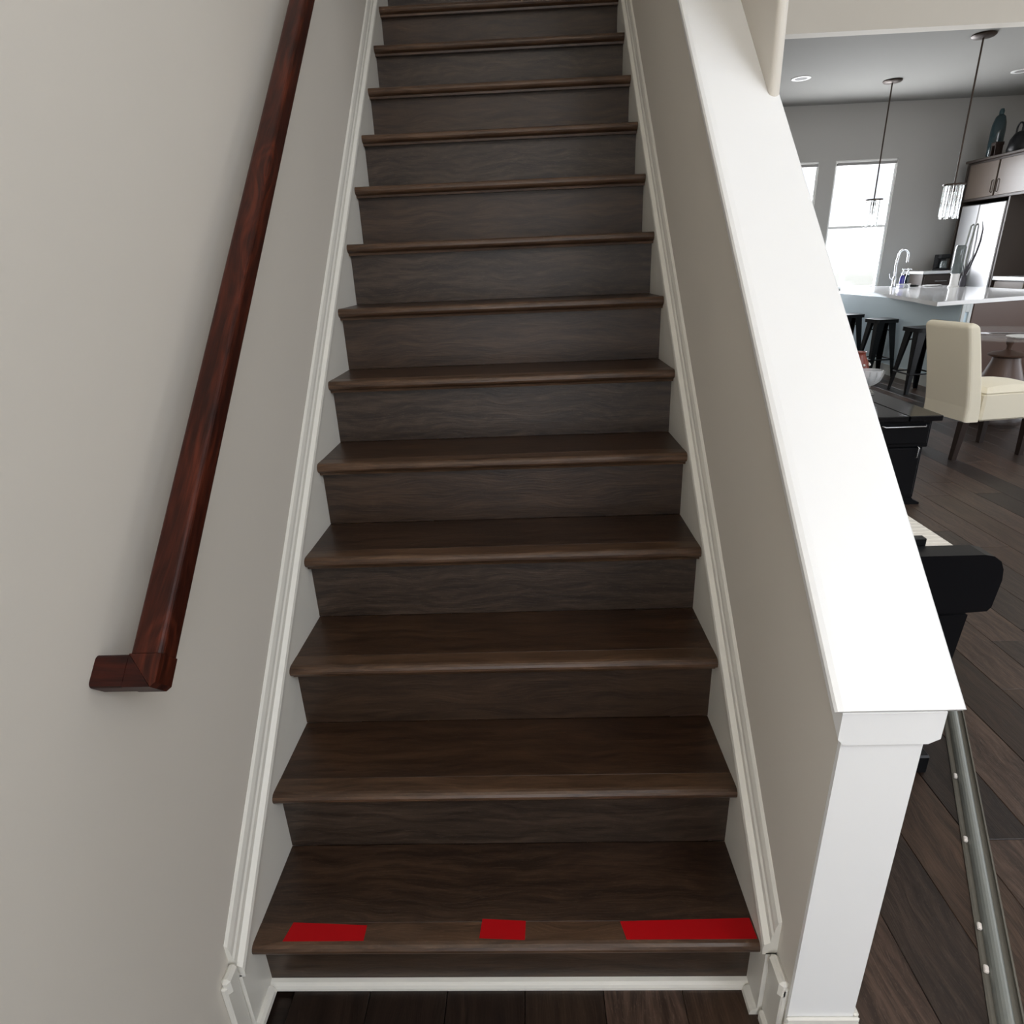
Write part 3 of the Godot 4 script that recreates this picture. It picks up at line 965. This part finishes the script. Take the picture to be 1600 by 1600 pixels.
func build_table() -> void:
	var o := thing("dining_table", "round glass-topped dining table on a brown turned pedestal beyond the cream chair", "table", Vector3(4.13, 0, -4.60))
	var st := new_st()
	lathe(st, [Vector2(0, 0.722), Vector2(0.596, 0.722), Vector2(0.60, 0.726), Vector2(0.60, 0.730), Vector2(0.596, 0.734), Vector2(0, 0.734)], Vector3.ZERO, 48)
	obj("glass_top", st, M.glass, o)
	st = new_st()
	lathe(st, [Vector2(0, 0.0905), Vector2(0.20, 0.0905), Vector2(0.19, 0.16), Vector2(0.185, 0.28), Vector2(0.14, 0.40), Vector2(0.105, 0.50), Vector2(0.098, 0.535), Vector2(0.0, 0.535)], Vector3.ZERO, 32)
	obj("pedestal", st, M.brown_urn, o)
	st = new_st()
	lathe(st, [Vector2(0, 0.0005), Vector2(0.24, 0.0005), Vector2(0.24, 0.04), Vector2(0.225, 0.06), Vector2(0.205, 0.09), Vector2(0, 0.09)], Vector3.ZERO, 32)
	obj("pedestal_foot", st, M.dark_leg, o)
	st = new_st()
	lathe(st, [Vector2(0, 0.5355), Vector2(0.10, 0.5355), Vector2(0.135, 0.55), Vector2(0.138, 0.562), Vector2(0.11, 0.575), Vector2(0.05, 0.585), Vector2(0.02, 0.60), Vector2(0.018, 0.63), Vector2(0.03, 0.65), Vector2(0.03, 0.715), Vector2(0.05, 0.7215), Vector2(0, 0.7215)], Vector3.ZERO, 32)
	obj("collar", st, M.brown_urn, o)
	var p := thing("plate", "white plate on the glass table at the right edge", "plate", Vector3(3.96, 0.7345, -4.22))
	st = new_st()
	lathe(st, [Vector2(0, 0), Vector2(0.07, 0), Vector2(0.075, 0.004), Vector2(0.128, 0.016), Vector2(0.130, 0.019), Vector2(0.126, 0.020), Vector2(0.075, 0.009), Vector2(0, 0.007)], Vector3.ZERO, 32)
	obj("dish", st, M.white, p)

# ------------------------------------------------------------------ kitchen
func build_stools() -> void:
	var o := thing("bar_stool", "black metal bar stool with splayed legs, nearest of the row at the island", "stool", Vector3(4.165, 0, -5.90), 0.06, "black bar stools at the island")
	var st := new_st()
	var rr := PackedVector2Array()
	for c in [[1, 1, 0.0], [-1, 1, 90.0], [-1, -1, 180.0], [1, -1, 270.0]]:
		for i in 5:
			var a := deg_to_rad(c[2] + 22.5 * i)
			rr.append(Vector2(c[0] * 0.095 + 0.045 * cos(a), c[1] * 0.095 + 0.045 * sin(a)))
	prism(st, rr, Vector3.RIGHT, Vector3.BACK, Vector3(0, 0.625, 0), Vector3(0, 0.665, 0))
	obj("seat", st, M.black_metal, o)
	for s in [[1, 1], [-1, 1], [-1, -1], [1, -1]]:
		st = new_st()
		var t := Vector3(s[0] * 0.108, 0.6248, s[1] * 0.108)
		var b := Vector3(s[0] * 0.158, 0.0005, s[1] * 0.158)
		for k in 2:                       # an angle of two tapered flanges
			var ax := Vector3(-s[0], 0, 0) if k == 0 else Vector3(0, 0, -s[1])
			var nx := Vector3(0, 0, -s[1]) if k == 0 else Vector3(-s[0], 0, 0)
			var th := 0.006
			var wt := 0.085
			var wb := 0.030
			var q := [t, t + ax * wt, b + ax * wb, b]
			quad(st, q[0], q[1], q[2], q[3], -nx)
			quad(st, q[0] + nx * th, q[1] + nx * th, q[2] + nx * th, q[3] + nx * th, nx)
			for e in 4:
				var f := (e + 1) % 4
				quad(st, q[e], q[f], q[f] + nx * th, q[e] + nx * th, (q[e] + q[f]) * 0.5 - (q[0] + q[1] + q[2] + q[3]) * 0.25)
		obj("leg", st, M.black_metal, o)
	for k in 4:
		st = new_st()
		var y := 0.205
		var e := 0.139
		var c := [Vector3(-e, y, -e), Vector3(e, y, -e), Vector3(e, y, e), Vector3(-e, y, e)]
		tube(st, [c[k], c[(k + 1) % 4]], [0.008], 8)
		obj("foot_rail", st, M.black_metal, o)
	st = new_st()
	tube(st, [Vector3(-0.114, 0.52, -0.114), Vector3(0, 0.56, 0), Vector3(0.114, 0.52, 0.114)], [0.007], 8)
	tube(st, [Vector3(0.114, 0.52, -0.114), Vector3(0, 0.552, 0), Vector3(-0.114, 0.52, 0.114)], [0.007], 8)
	obj("cross_brace", st, M.black_metal, o)
	var b2 := copy(o, "black metal bar stool with splayed legs, second in the row at the island")
	b2.position = Vector3(4.285, 0, -6.92)
	var b3 := copy(o, "black bar stool mostly hidden by the half wall, third in the island row")
	b3.position = Vector3(4.28, 0, -7.70)

func build_island() -> void:
	var o := thing("kitchen_island", "wide kitchen island with pale blue-grey panels and a dark brown end", "kitchen island")
	var base := PackedVector2Array([Vector2(4.47, -5.83), Vector2(4.47, -6.8), Vector2(4.47, -7.8), Vector2(4.47, -9.0), Vector2(6.0, -8.9), Vector2(5.98, -6.36)])
	var st := new_st()
	prism(st, base, Vector3.RIGHT, Vector3.BACK, Vector3(0, 0.0005, 0), Vector3(0, 0.8795, 0))
	obj("carcass", st, M.blue_grey, o)
	# skirting along the stool side
	st = new_st()
	for i in 3:
		var p := Vector3(base[i].x, 0, base[i].y)
		var q := Vector3(base[i + 1].x, 0, base[i + 1].y)
		var d := (q - p).normalized()
		var n := Vector3(d.z, 0, -d.x)
		if n.x > 0:
			n = -n
		quad(st, p + n * 0.014, q + n * 0.014, q + n * 0.014 + Vector3(0, 0.12, 0), p + n * 0.014 + Vector3(0, 0.12, 0), n)
		quad(st, p + n * 0.0005 + Vector3(0, 0.12, 0), q + n * 0.0005 + Vector3(0, 0.12, 0), q + n * 0.014 + Vector3(0, 0.12, 0), p + n * 0.014 + Vector3(0, 0.12, 0), Vector3.UP)
	obj("base_trim", st, M.pale, o)
	# near end: corner pilaster and framed panel, then the brown panel
	var a := Vector3(4.47, 0, -5.83)
	var b := Vector3(5.98, 0, -6.36)
	var d := (b - a).normalized()
	var n := Vector3(-d.z, 0, d.x)
	if n.z < 0:
		n = -n
	var xf := Transform3D(Basis(d, Vector3.UP, n), a)
	st = new_st()
	bx(st, Vector3(0.0, 0.001, 0.0005), Vector3(0.045, 0.879, 0.016), 0.003, 0, Vector2.ZERO, xf)
	bx(st, Vector3(0.095, 0.001, 0.0005), Vector3(0.135, 0.879, 0.016), 0.003, 0, Vector2.ZERO, xf)
	bx(st, Vector3(0.045, 0.80, 0.0005), Vector3(0.095, 0.879, 0.016), 0.003, 0, Vector2.ZERO, xf)
	obj("pilaster", st, M.pale, o)
	st = new_st()
	bx(st, Vector3(0.145, 0.10, 0.0005), Vector3(1.59, 0.879, 0.020), 0.003, 0, Vector2.ZERO, xf)
	obj("end_panel", st, M.brown, o)
	st = new_st()
	bx(st, Vector3(0.145, 0.001, 0.0005), Vector3(1.59, 0.098, 0.012), 0.003, 0, Vector2.ZERO, xf)
	obj("toe_board", st, M.cab_dark, o)
	var t := PackedVector2Array([Vector2(4.14, -5.70), Vector2(4.20, -6.0), Vector2(4.29, -6.35), Vector2(4.46, -7.16), Vector2(4.61, -8.0), Vector2(4.70, -8.5), Vector2(4.78, -9.12), Vector2(5.3, -9.20), Vector2(6.04, -8.72), Vector2(6.03, -6.34)])
	st = new_st()
	prism(st, t, Vector3.RIGHT, Vector3.BACK, Vector3(0, 0.8800, 0), Vector3(0, 0.920, 0))
	var w := obj("countertop", st, M.quartz)
	tag(w, "glossy white stone countertop lying on the kitchen island", "countertop")
	# faucet
	var f := thing("faucet", "chrome gooseneck faucet standing on the island before the window", "faucet", Vector3(5.27, 0.9203, -8.60))
	st = new_st()
	lathe(st, [Vector2(0, 0), Vector2(0.04, 0), Vector2(0.04, 0.012), Vector2(0.026, 0.02), Vector2(0.024, 0.14), Vector2(0.018, 0.15), Vector2(0, 0.15)], Vector3.ZERO, 20)
	obj("base", st, M.chrome, f)
	st = new_st()
	var path := [Vector3(0, 0.15, 0), Vector3(-0.012, 0.30, 0), Vector3(-0.005, 0.38, 0)]
	for i in 9:
		var an := PI - PI * i / 8.0
		path.append(Vector3(0.068 + 0.068 * cos(an), 0.41 + 0.085 * sin(an), 0.0))
	path.append(Vector3(0.138, 0.33, 0))
	tube(st, path, [0.016], 12)
	obj("spout", st, M.chrome, f)
	st = new_st()
	tube(st, [Vector3(-0.02, 0.10, 0), Vector3(-0.07, 0.13, 0.01), Vector3(-0.09, 0.19, 0.01)], [0.009, 0.008, 0.006], 8)
	obj("lever", st, M.chrome, f)
	# caddy with two soap bottles
	var cd := thing("soap_caddy", "clear caddy with a white rim holding soap bottles beside the faucet", "caddy", Vector3(5.285, 0.9203, -8.38))
	st = new_st()
	bx(st, Vector3(-0.075, 0.0, -0.04), Vector3(0.075, 0.004, 0.04), 0.001)
	for q in [[-0.075, -0.04, 0.075, -0.037], [-0.075, 0.037, 0.075, 0.04], [-0.075, -0.037, -0.072, 0.037], [0.072, -0.037, 0.075, 0.037]]:
		bx(st, Vector3(q[0], 0.0042, q[1]), Vector3(q[2], 0.05, q[3]), 0.0)
	obj("tray", st, M.glass, cd)
	st = new_st()
	for q in [[-0.077, -0.042, 0.077, -0.036], [-0.077, 0.036, 0.077, 0.042], [-0.077, -0.036, -0.071, 0.036], [0.071, -0.036, 0.077, 0.036]]:
		bx(st, Vector3(q[0], 0.0502, q[1]), Vector3(q[2], 0.058, q[3]), 0.0)
	obj("rim", st, M.white, cd)
	var bl := ["soap bottle of deep blue liquid with a pump, next to the faucet", "slimmer soap bottle with a pump, standing right of the deep blue one"]
	for k in 2:
		var s := thing("soap_bottle", bl[k], "bottle", Vector3(5.252 + 0.068 * k, 0.9248, -8.38), 0.0, "soap bottles by the faucet")
		st = new_st()
		var br := 0.031 if k == 0 else 0.026
		lathe(st, [Vector2(0, 0), Vector2(br, 0), Vector2(br, 0.13), Vector2(br * 0.8, 0.15), Vector2(0.014, 0.165), Vector2(0, 0.165)], Vector3.ZERO, 20)
		obj("body", st, M.soap_blue if k == 0 else M.glass_blue, s)
		st = new_st()
		lathe(st, [Vector2(0, 0.1655), Vector2(0.018, 0.1655), Vector2(0.018, 0.19), Vector2(0.008, 0.195), Vector2(0.007, 0.23), Vector2(0.014, 0.232), Vector2(0.014, 0.248), Vector2(0, 0.25)], Vector3.ZERO, 16)
		tube(st, [Vector3(0, 0.24, 0), Vector3(0.03, 0.242, 0), Vector3(0.045, 0.232, 0)], [0.006], 8)
		obj("pump", st, M.chrome, s)
	# small things on the far side of the worktop
	st = new_st()
	lathe(st, [Vector2(0, 0), Vector2(0.07, 0), Vector2(0.09, 0.018), Vector2(0.085, 0.02), Vector2(0.066, 0.006), Vector2(0, 0.006)], Vector3(5.60, 0.9203, -8.72), 24)
	tag(obj("dish", st, M.black, self), "small dark dish on the island right of the soap bottles", "dish")
	st = new_st()
	lathe(st, [Vector2(0, 0), Vector2(0.09, 0), Vector2(0.12, 0.012), Vector2(0.115, 0.015), Vector2(0.085, 0.006), Vector2(0, 0.006)], Vector3(5.82, 0.9203, -8.62), 28)
	tag(obj("saucer", st, M.white, self), "white saucer on the island between the dark dish and the lantern", "saucer")
	# hurricane lantern with a candle
	var h := thing("lantern", "tall smoky glass candle lantern on the island before the refrigerator", "lantern", Vector3(5.80, 0.9203, -8.12))
	st = new_st()
	lathe(st, [Vector2(0, 0), Vector2(0.062, 0), Vector2(0.066, 0.012), Vector2(0.05, 0.03), Vector2(0.05, 0.17), Vector2(0, 0.17)], Vector3.ZERO, 28)
	obj("candle", st, M.white, h)
	st = new_st()
	lathe(st, [Vector2(0.056, 0.175), Vector2(0.064, 0.19), Vector2(0.064, 0.49), Vector2(0.052, 0.52), Vector2(0.048, 0.52), Vector2(0.060, 0.488), Vector2(0.060, 0.192), Vector2(0.052, 0.177), Vector2(0.056, 0.175)], Vector3.ZERO, 28)
	obj("glass_chimney", st, M.glass_smoke, h)
	st = new_st()
	lathe(st, [Vector2(0, 0.1705), Vector2(0.06, 0.1705), Vector2(0.06, 0.1745), Vector2(0, 0.1745)], Vector3.ZERO, 28)
	obj("collar", st, M.silver, h)
	# vase of dried stems
	var v := thing("stem_vase", "small dark vase with tall dried stems on the island beside the lantern", "vase", Vector3(5.98, 0.9203, -8.22))
	st = new_st()
	lathe(st, [Vector2(0, 0), Vector2(0.036, 0), Vector2(0.04, 0.03), Vector2(0.036, 0.10), Vector2(0.03, 0.13), Vector2(0.034, 0.14), Vector2(0.028, 0.14), Vector2(0.022, 0.12), Vector2(0, 0.11)], Vector3.ZERO, 20)
	obj("vase_body", st, M.reed, v)
	for s in [[-0.05, 0.30, 0.0], [-0.02, 0.33, 0.02], [0.015, 0.32, 0.0], [0.05, 0.36, -0.01], [0.09, 0.44, 0.0]]:
		st = new_st()
		tube(st, [Vector3(0, 0.115, 0), Vector3(s[0] * 0.4, 0.115 + (s[1] - 0.115) * 0.5, s[2] * 0.5), Vector3(s[0], s[1], s[2])], [0.006, 0.007, 0.002], 6)
		obj("stem", st, M.reed, v)
	st = new_st()
	tube(st, [Vector3(0.004, 0.115, 0), Vector3(0.05, 0.25, 0), Vector3(0.09, 0.40, 0), Vector3(0.115, 0.56, 0), Vector3(0.115, 0.70, 0), Vector3(0.09, 0.80, 0)], [0.007, 0.009, 0.011, 0.012, 0.009, 0.003], 8)
	obj("stem", st, M.reed, v)

func build_kitchen() -> void:
	# counter along the back wall
	var o := thing("base_cabinet", "dark base cabinet against the kitchen's back wall left of the refrigerator", "cabinet")
	var st := new_st()
	bx(st, Vector3(6.14, 0.0005, -9.998), Vector3(6.67, 1.055, -9.42), 0.003)
	obj("body", st, M.cab_dark, o)
	st = new_st()
	bx(st, Vector3(6.16, 0.86, -9.4195), Vector3(6.65, 1.03, -9.40), 0.003)
	var dr := obj("drawer", st, M.cab_dark, o)
	st = new_st()
	tube(st, [Vector3(6.32, 0.95, -9.40), Vector3(6.33, 0.95, -9.375), Vector3(6.48, 0.95, -9.375), Vector3(6.49, 0.95, -9.40)], [0.006], 8)
	obj("handle", st, M.silver, dr)
	st = new_st()
	bx(st, Vector3(6.11, 1.0555, -9.998), Vector3(6.60, 1.095, -9.38), 0.004)
	tag(obj("worktop", st, M.quartz, self), "short white worktop on the back wall cabinet left of the refrigerator", "countertop")
	var k := thing("coffee_maker", "small black coffee maker with a bright handle on the back worktop", "coffee maker", Vector3(6.50, 1.0955, -9.62))
	st = new_st()
	bx(st, Vector3(-0.07, 0, -0.09), Vector3(0.07, 0.03, 0.10), 0.006)
	bx(st, Vector3(-0.07, 0.0305, -0.09), Vector3(0.07, 0.23, 0.0), 0.01)
	bx(st, Vector3(-0.07, 0.17, 0.0005), Vector3(0.07, 0.23, 0.10), 0.01)
	obj("body", st, M.black, k)
	st = new_st()
	lathe(st, [Vector2(0, 0.031), Vector2(0.045, 0.031), Vector2(0.05, 0.08), Vector2(0.035, 0.14), Vector2(0, 0.14)], Vector3(0, 0, 0.055), 20)
	obj("carafe", st, M.glass_smoke, k)
	st = new_st()
	tube(st, [Vector3(-0.045, 0.13, 0.09), Vector3(-0.07, 0.12, 0.12), Vector3(-0.075, 0.08, 0.12), Vector3(-0.05, 0.05, 0.10)], [0.008], 8)
	obj("handle", st, M.silver, k)
	# refrigerator facing the island
	var f := thing("refrigerator", "bright stainless steel double-door refrigerator with curved bar handles", "refrigerator")
	st = new_st()
	bx(st, Vector3(6.74, 0.0005, -9.69), Vector3(7.585, 1.99, -8.76), 0.006)
	obj("body", st, M.cab_dark, f)
	for s in [[-9.688, -9.292], [-9.284, -8.762]]:
		st = new_st()
		bx(st, Vector3(6.685, 0.62, s[0]), Vector3(6.7395, 1.985, s[1]), 0.012)
		var d := obj("door", st, M.steel, f)
		var hz: float = -9.335 if s[1] < -9.29 else -9.245
		st = new_st()
		tube(st, [Vector3(6.684, 1.72, hz), Vector3(6.655, 1.70, hz), Vector3(6.632, 1.45, hz), Vector3(6.628, 1.25, hz), Vector3(6.632, 1.05, hz), Vector3(6.655, 0.80, hz), Vector3(6.684, 0.78, hz)], [0.013], 10)
		obj("handle", st, M.rail_grey, d)
	st = new_st()
	bx(st, Vector3(6.685, 0.06, -9.688), Vector3(6.7395, 0.612, -8.762), 0.012)
	obj("freezer_drawer", st, M.steel, f)
	# surround and overhead cabinet
	var c := thing("overhead_cabinet", "brown two-door cabinet over the refrigerator with tall side panels", "cabinet")
	st = new_st()
	bx(st, Vector3(6.70, 2.04, -9.73), Vector3(7.59, 2.555, -8.05), 0.004)
	obj("body", st, M.cab_dark, c)
	st = new_st()
	bx(st, Vector3(6.69, 0.0005, -8.734), Vector3(7.59, 2.0395, -8.70), 0.003)
	obj("side_panel", st, M.cab_dark, c)
	st = new_st()
	bx(st, Vector3(6.69, 0.0005, -9.765), Vector3(7.59, 2.555, -9.731), 0.003)
	obj("side_panel", st, M.cab_dark, c)
	for s in [[-9.66, -9.06], [-9.03, -8.08]]:
		st = new_st()
		bx(st, Vector3(6.675, 2.075, s[0]), Vector3(6.6995, 2.525, s[1]), 0.004)
		var d2 := obj("door", st, M.cab, c)
		var hz2: float = -9.10 if s[1] < -9.04 else -8.99
		st = new_st()
		tube(st, [Vector3(6.675, 2.12, hz2), Vector3(6.655, 2.125, hz2), Vector3(6.655, 2.27, hz2), Vector3(6.675, 2.275, hz2)], [0.007], 8)
		obj("handle", st, M.bronze, d2)
	st = new_st()
	bx(st, Vector3(6.66, 2.5555, -9.775), Vector3(7.592, 2.59, -8.03), 0.006)
	obj("cornice", st, M.cab_dark, c)
	# counter on the near side of the refrigerator
	var b := thing("drawer_cabinet", "dark drawer cabinet under a white worktop at the right edge", "cabinet")
	st = new_st()
	bx(st, Vector3(6.74, 0.0005, -8.695), Vector3(7.59, 0.965, -6.95), 0.003)
	obj("body", st, M.cab_dark, b)
	for z in [-8.69, -8.11, -7.53]:
		st = new_st()
		bx(st, Vector3(6.72, 0.74, z + 0.01), Vector3(6.7395, 0.95, z + 0.57), 0.003)
		var d3 := obj("drawer", st, M.cab, b)
		st = new_st()
		tube(st, [Vector3(6.72, 0.86, z + 0.2), Vector3(6.70, 0.86, z + 0.21), Vector3(6.70, 0.86, z + 0.37), Vector3(6.72, 0.86, z + 0.38)], [0.007], 8)
		obj("handle", st, M.silver, d3)
	st = new_st()
	bx(st, Vector3(6.69, 0.9655, -8.697), Vector3(7.595, 1.015, -6.94), 0.004)
	tag(obj("worktop", st, M.quartz, self), "white worktop edge at the right border, nearer than the refrigerator", "countertop")
	# ornaments on top of the overhead cabinet
	var v := thing("bottle_vase", "tall blue-green glass bottle with a stopper on the overhead cabinet", "vase", Vector3(6.80, 2.5905, -9.42))
	st = new_st()
	lathe(st, [Vector2(0, 0), Vector2(0.08, 0), Vector2(0.088, 0.03), Vector2(0.09, 0.34), Vector2(0.082, 0.42), Vector2(0.06, 0.50), Vector2(0.032, 0.53), Vector2(0, 0.53)], Vector3.ZERO, 28)
	obj("body", st, M.glass_blue, v)
	st = new_st()
	lathe(st, [Vector2(0, 0.5302), Vector2(0.03, 0.5302), Vector2(0.032, 0.57), Vector2(0.02, 0.60), Vector2(0, 0.605)], Vector3.ZERO, 20)
	obj("stopper", st, mat(Color8(40, 62, 66), 0.3), v)
	var p := thing("black_pot", "round black pot with a loop handle on the overhead cabinet", "pot", Vector3(6.90, 2.5905, -8.99))
	st = new_st()
	lathe(st, [Vector2(0, 0), Vector2(0.17, 0), Vector2(0.185, 0.04), Vector2(0.165, 0.16), Vector2(0.12, 0.24), Vector2(0.05, 0.265), Vector2(0, 0.268)], Vector3.ZERO, 28)
	obj("body", st, M.black, p)
	st = new_st()
	var ring := []
	for i in 13:
		var an := PI + 0.2 - (PI + 0.4) * i / 12.0
		ring.append(Vector3(0.0, 0.31 + 0.062 * sin(an), -0.085 + 0.055 * cos(an)) + Vector3(-0.02, 0, -0.02))
	ring[0].y = 0.235
	ring[12].y = 0.25
	tube(st, ring, [0.012], 8)
	obj("loop_handle", st, M.black, p)
	var w := thing("small_stand", "small dark wooden stand between the blue bottle and the black pot", "stand", Vector3(6.725, 2.5905, -9.25))
	st = new_st()
	bx(st, Vector3(-0.06, 0.125, -0.05), Vector3(0.06, 0.17, 0.05), 0.006)
	obj("top", st, M.dark_leg, w)
	for s in [-1.0, 1.0]:
		st = new_st()
		prism(st, PackedVector2Array([Vector2(0.028 * s, 0.1248), Vector2(0.045 * s, 0.1248), Vector2(0.050 * s, 0.0005), Vector2(0.036 * s, 0.0005)]), Vector3(0, 0, 1), Vector3.UP, Vector3(-0.05, 0, 0), Vector3(0.05, 0, 0))
		obj("leg", st, M.dark_leg, w)

func build_pendants() -> void:
	var o := thing("pendant_lamp", "bronze pendant lamp hanging before the bright kitchen window", "pendant lamp", Vector3(4.88, 3.4495, -8.74), 0.0, "pendant lamps over the island")
	var st := new_st()
	lathe(st, [Vector2(0, 0), Vector2(0.11, 0), Vector2(0.115, -0.012), Vector2(0.10, -0.026), Vector2(0.02, -0.032), Vector2(0, -0.032)], Vector3.ZERO, 28)
	obj("canopy", st, M.bronze, o)
	st = new_st()
	tube(st, [Vector3(0, -0.0325, 0), Vector3(0, -1.375, 0)], [0.009], 8)
	obj("rod", st, M.bronze, o)
	st = new_st()
	lathe(st, [Vector2(0, -1.376), Vector2(0.11, -1.376), Vector2(0.112, -1.392), Vector2(0.03, -1.398), Vector2(0.026, -1.46), Vector2(0, -1.46)], Vector3.ZERO, 28)
	obj("fixture_plate", st, M.bronze, o)
	for k in 14:
		st = new_st()
		var a := TAU * k / 14.0
		var c := Vector3(cos(a) * 0.086, 0, sin(a) * 0.086)
		var low := -1.71 - 0.02 * (k % 2)
		tube(st, [c + Vector3(0, -1.3945, 0), c + Vector3(0, low, 0)], [0.0115], 10)
		obj("glass_rod", st, M.glass_solid, o)
	st = new_st()
	lathe(st, [Vector2(0, -1.4605), Vector2(0.018, -1.4605), Vector2(0.03, -1.51), Vector2(0.028, -1.55), Vector2(0, -1.575)], Vector3.ZERO, 16)
	obj("bulb", st, M.white, o)
	var b := copy(o, "bronze pendant lamp with clear glass rods hanging before the grey wall, nearer the refrigerator")
	b.position = Vector3(4.88, 3.4495, -7.02)

# ------------------------------------------------------------------ light
func window_light(called: String, at: Vector3, towards: Vector3, w: float, h: float, energy: float, c: Color) -> void:
	var l := AreaLight3D.new()
	l.name = called
	l.area_size = Vector2(w, h)
	l.light_energy = energy
	l.light_color = c
	l.area_normalize_energy = true
	l.shadow_enabled = true
	l.area_range = 30.0
	l.area_attenuation = 2.0
	add_child(l, true)
	l.look_at_from_position(at, at + towards, Vector3.UP)

func _ready() -> void:
	rng.seed = 5
	# camera
	var cam := Camera3D.new()
	cam.name = "camera"
	cam.fov = 78.93
	cam.near = 0.02
	cam.far = 200.0
	add_child(cam)
	var ry := Basis(Vector3.UP, 0.0356)
	var rx := Basis(Vector3.RIGHT, -0.3764)
	var rz := Basis(Vector3.BACK, -0.0416)
	cam.transform = Transform3D(ry * rx * rz, Vector3(0.0835, 1.414, 0.8595))
	# sky and exposure
	var env := Environment.new()
	env.background_mode = Environment.BG_SKY
	var sky := Sky.new()
	var sm := ProceduralSkyMaterial.new()
	sm.sky_top_color = Color(0.62, 0.72, 0.86)
	sm.sky_horizon_color = Color(0.95, 0.96, 0.97)
	sm.ground_horizon_color = Color(0.90, 0.91, 0.90)
	sm.ground_bottom_color = Color(0.75, 0.75, 0.72)
	sm.sky_energy_multiplier = 1.25
	sm.ground_energy_multiplier = 1.25
	sky.sky_material = sm
	env.sky = sky
	env.tonemap_mode = Environment.TONE_MAPPER_LINEAR
	env.tonemap_exposure = 0.92
	env.sdfgi_enabled = true
	env.ssao_enabled = true
	env.ssil_enabled = true
	var we := WorldEnvironment.new()
	we.name = "world"
	we.environment = env
	add_child(we)
	# daylight through the windows
	var day := Color(0.97, 0.98, 1.0)
	window_light("kitchen_window_light", Vector3(5.315, 1.785, -10.25), Vector3(0, 0, 1), 0.9, 1.8, 13.0, day)
	window_light("kitchen_window_light", Vector3(4.135, 1.785, -10.25), Vector3(0, 0, 1), 0.9, 1.8, 13.0, day)
	window_light("side_window_light", Vector3(7.58, 1.75, -4.5), Vector3(-1, 0, 0), 2.1, 2.2, 5.0, day)
	window_light("side_window_light", Vector3(7.58, 1.75, -1.5), Vector3(-1, 0, 0), 2.1, 2.2, 3.6, day)
	window_light("entrance_window_light", Vector3(-2.0, 3.7, 2.58), Vector3(0, 0, -1), 1.3, 2.1, 24.0, day)
	window_light("entrance_door_light", Vector3(0.05, 1.05, 2.58), Vector3(0, 0, -1), 0.85, 1.9, 1.25, day)
	window_light("entrance_window_light", Vector3(2.15, 3.8, 2.58), Vector3(0, 0, -1), 1.4, 2.1, 8.0, day)
	window_light("entrance_window_light", Vector3(4.6, 3.55, 2.58), Vector3(0, 0, -1), 2.3, 2.6, 8.0, day)
	make_materials()
	build_floor()
	build_room()
	build_staircase()
	skirting(-1.0, -0.52, "white moulded skirting board climbing beside the steps under the handrail", "baseboard_left")
	skirting(1.0, 0.522, "white moulded skirting board climbing beside the steps along the half wall", "baseboard_right")
	build_half_wall()
	build_handrail()
	build_tape()
	build_piano()
	build_cabinet()
	build_floor_rail()
	build_chair()
	build_table()
	build_island()
	build_stools()
	build_kitchen()
	build_pendants()
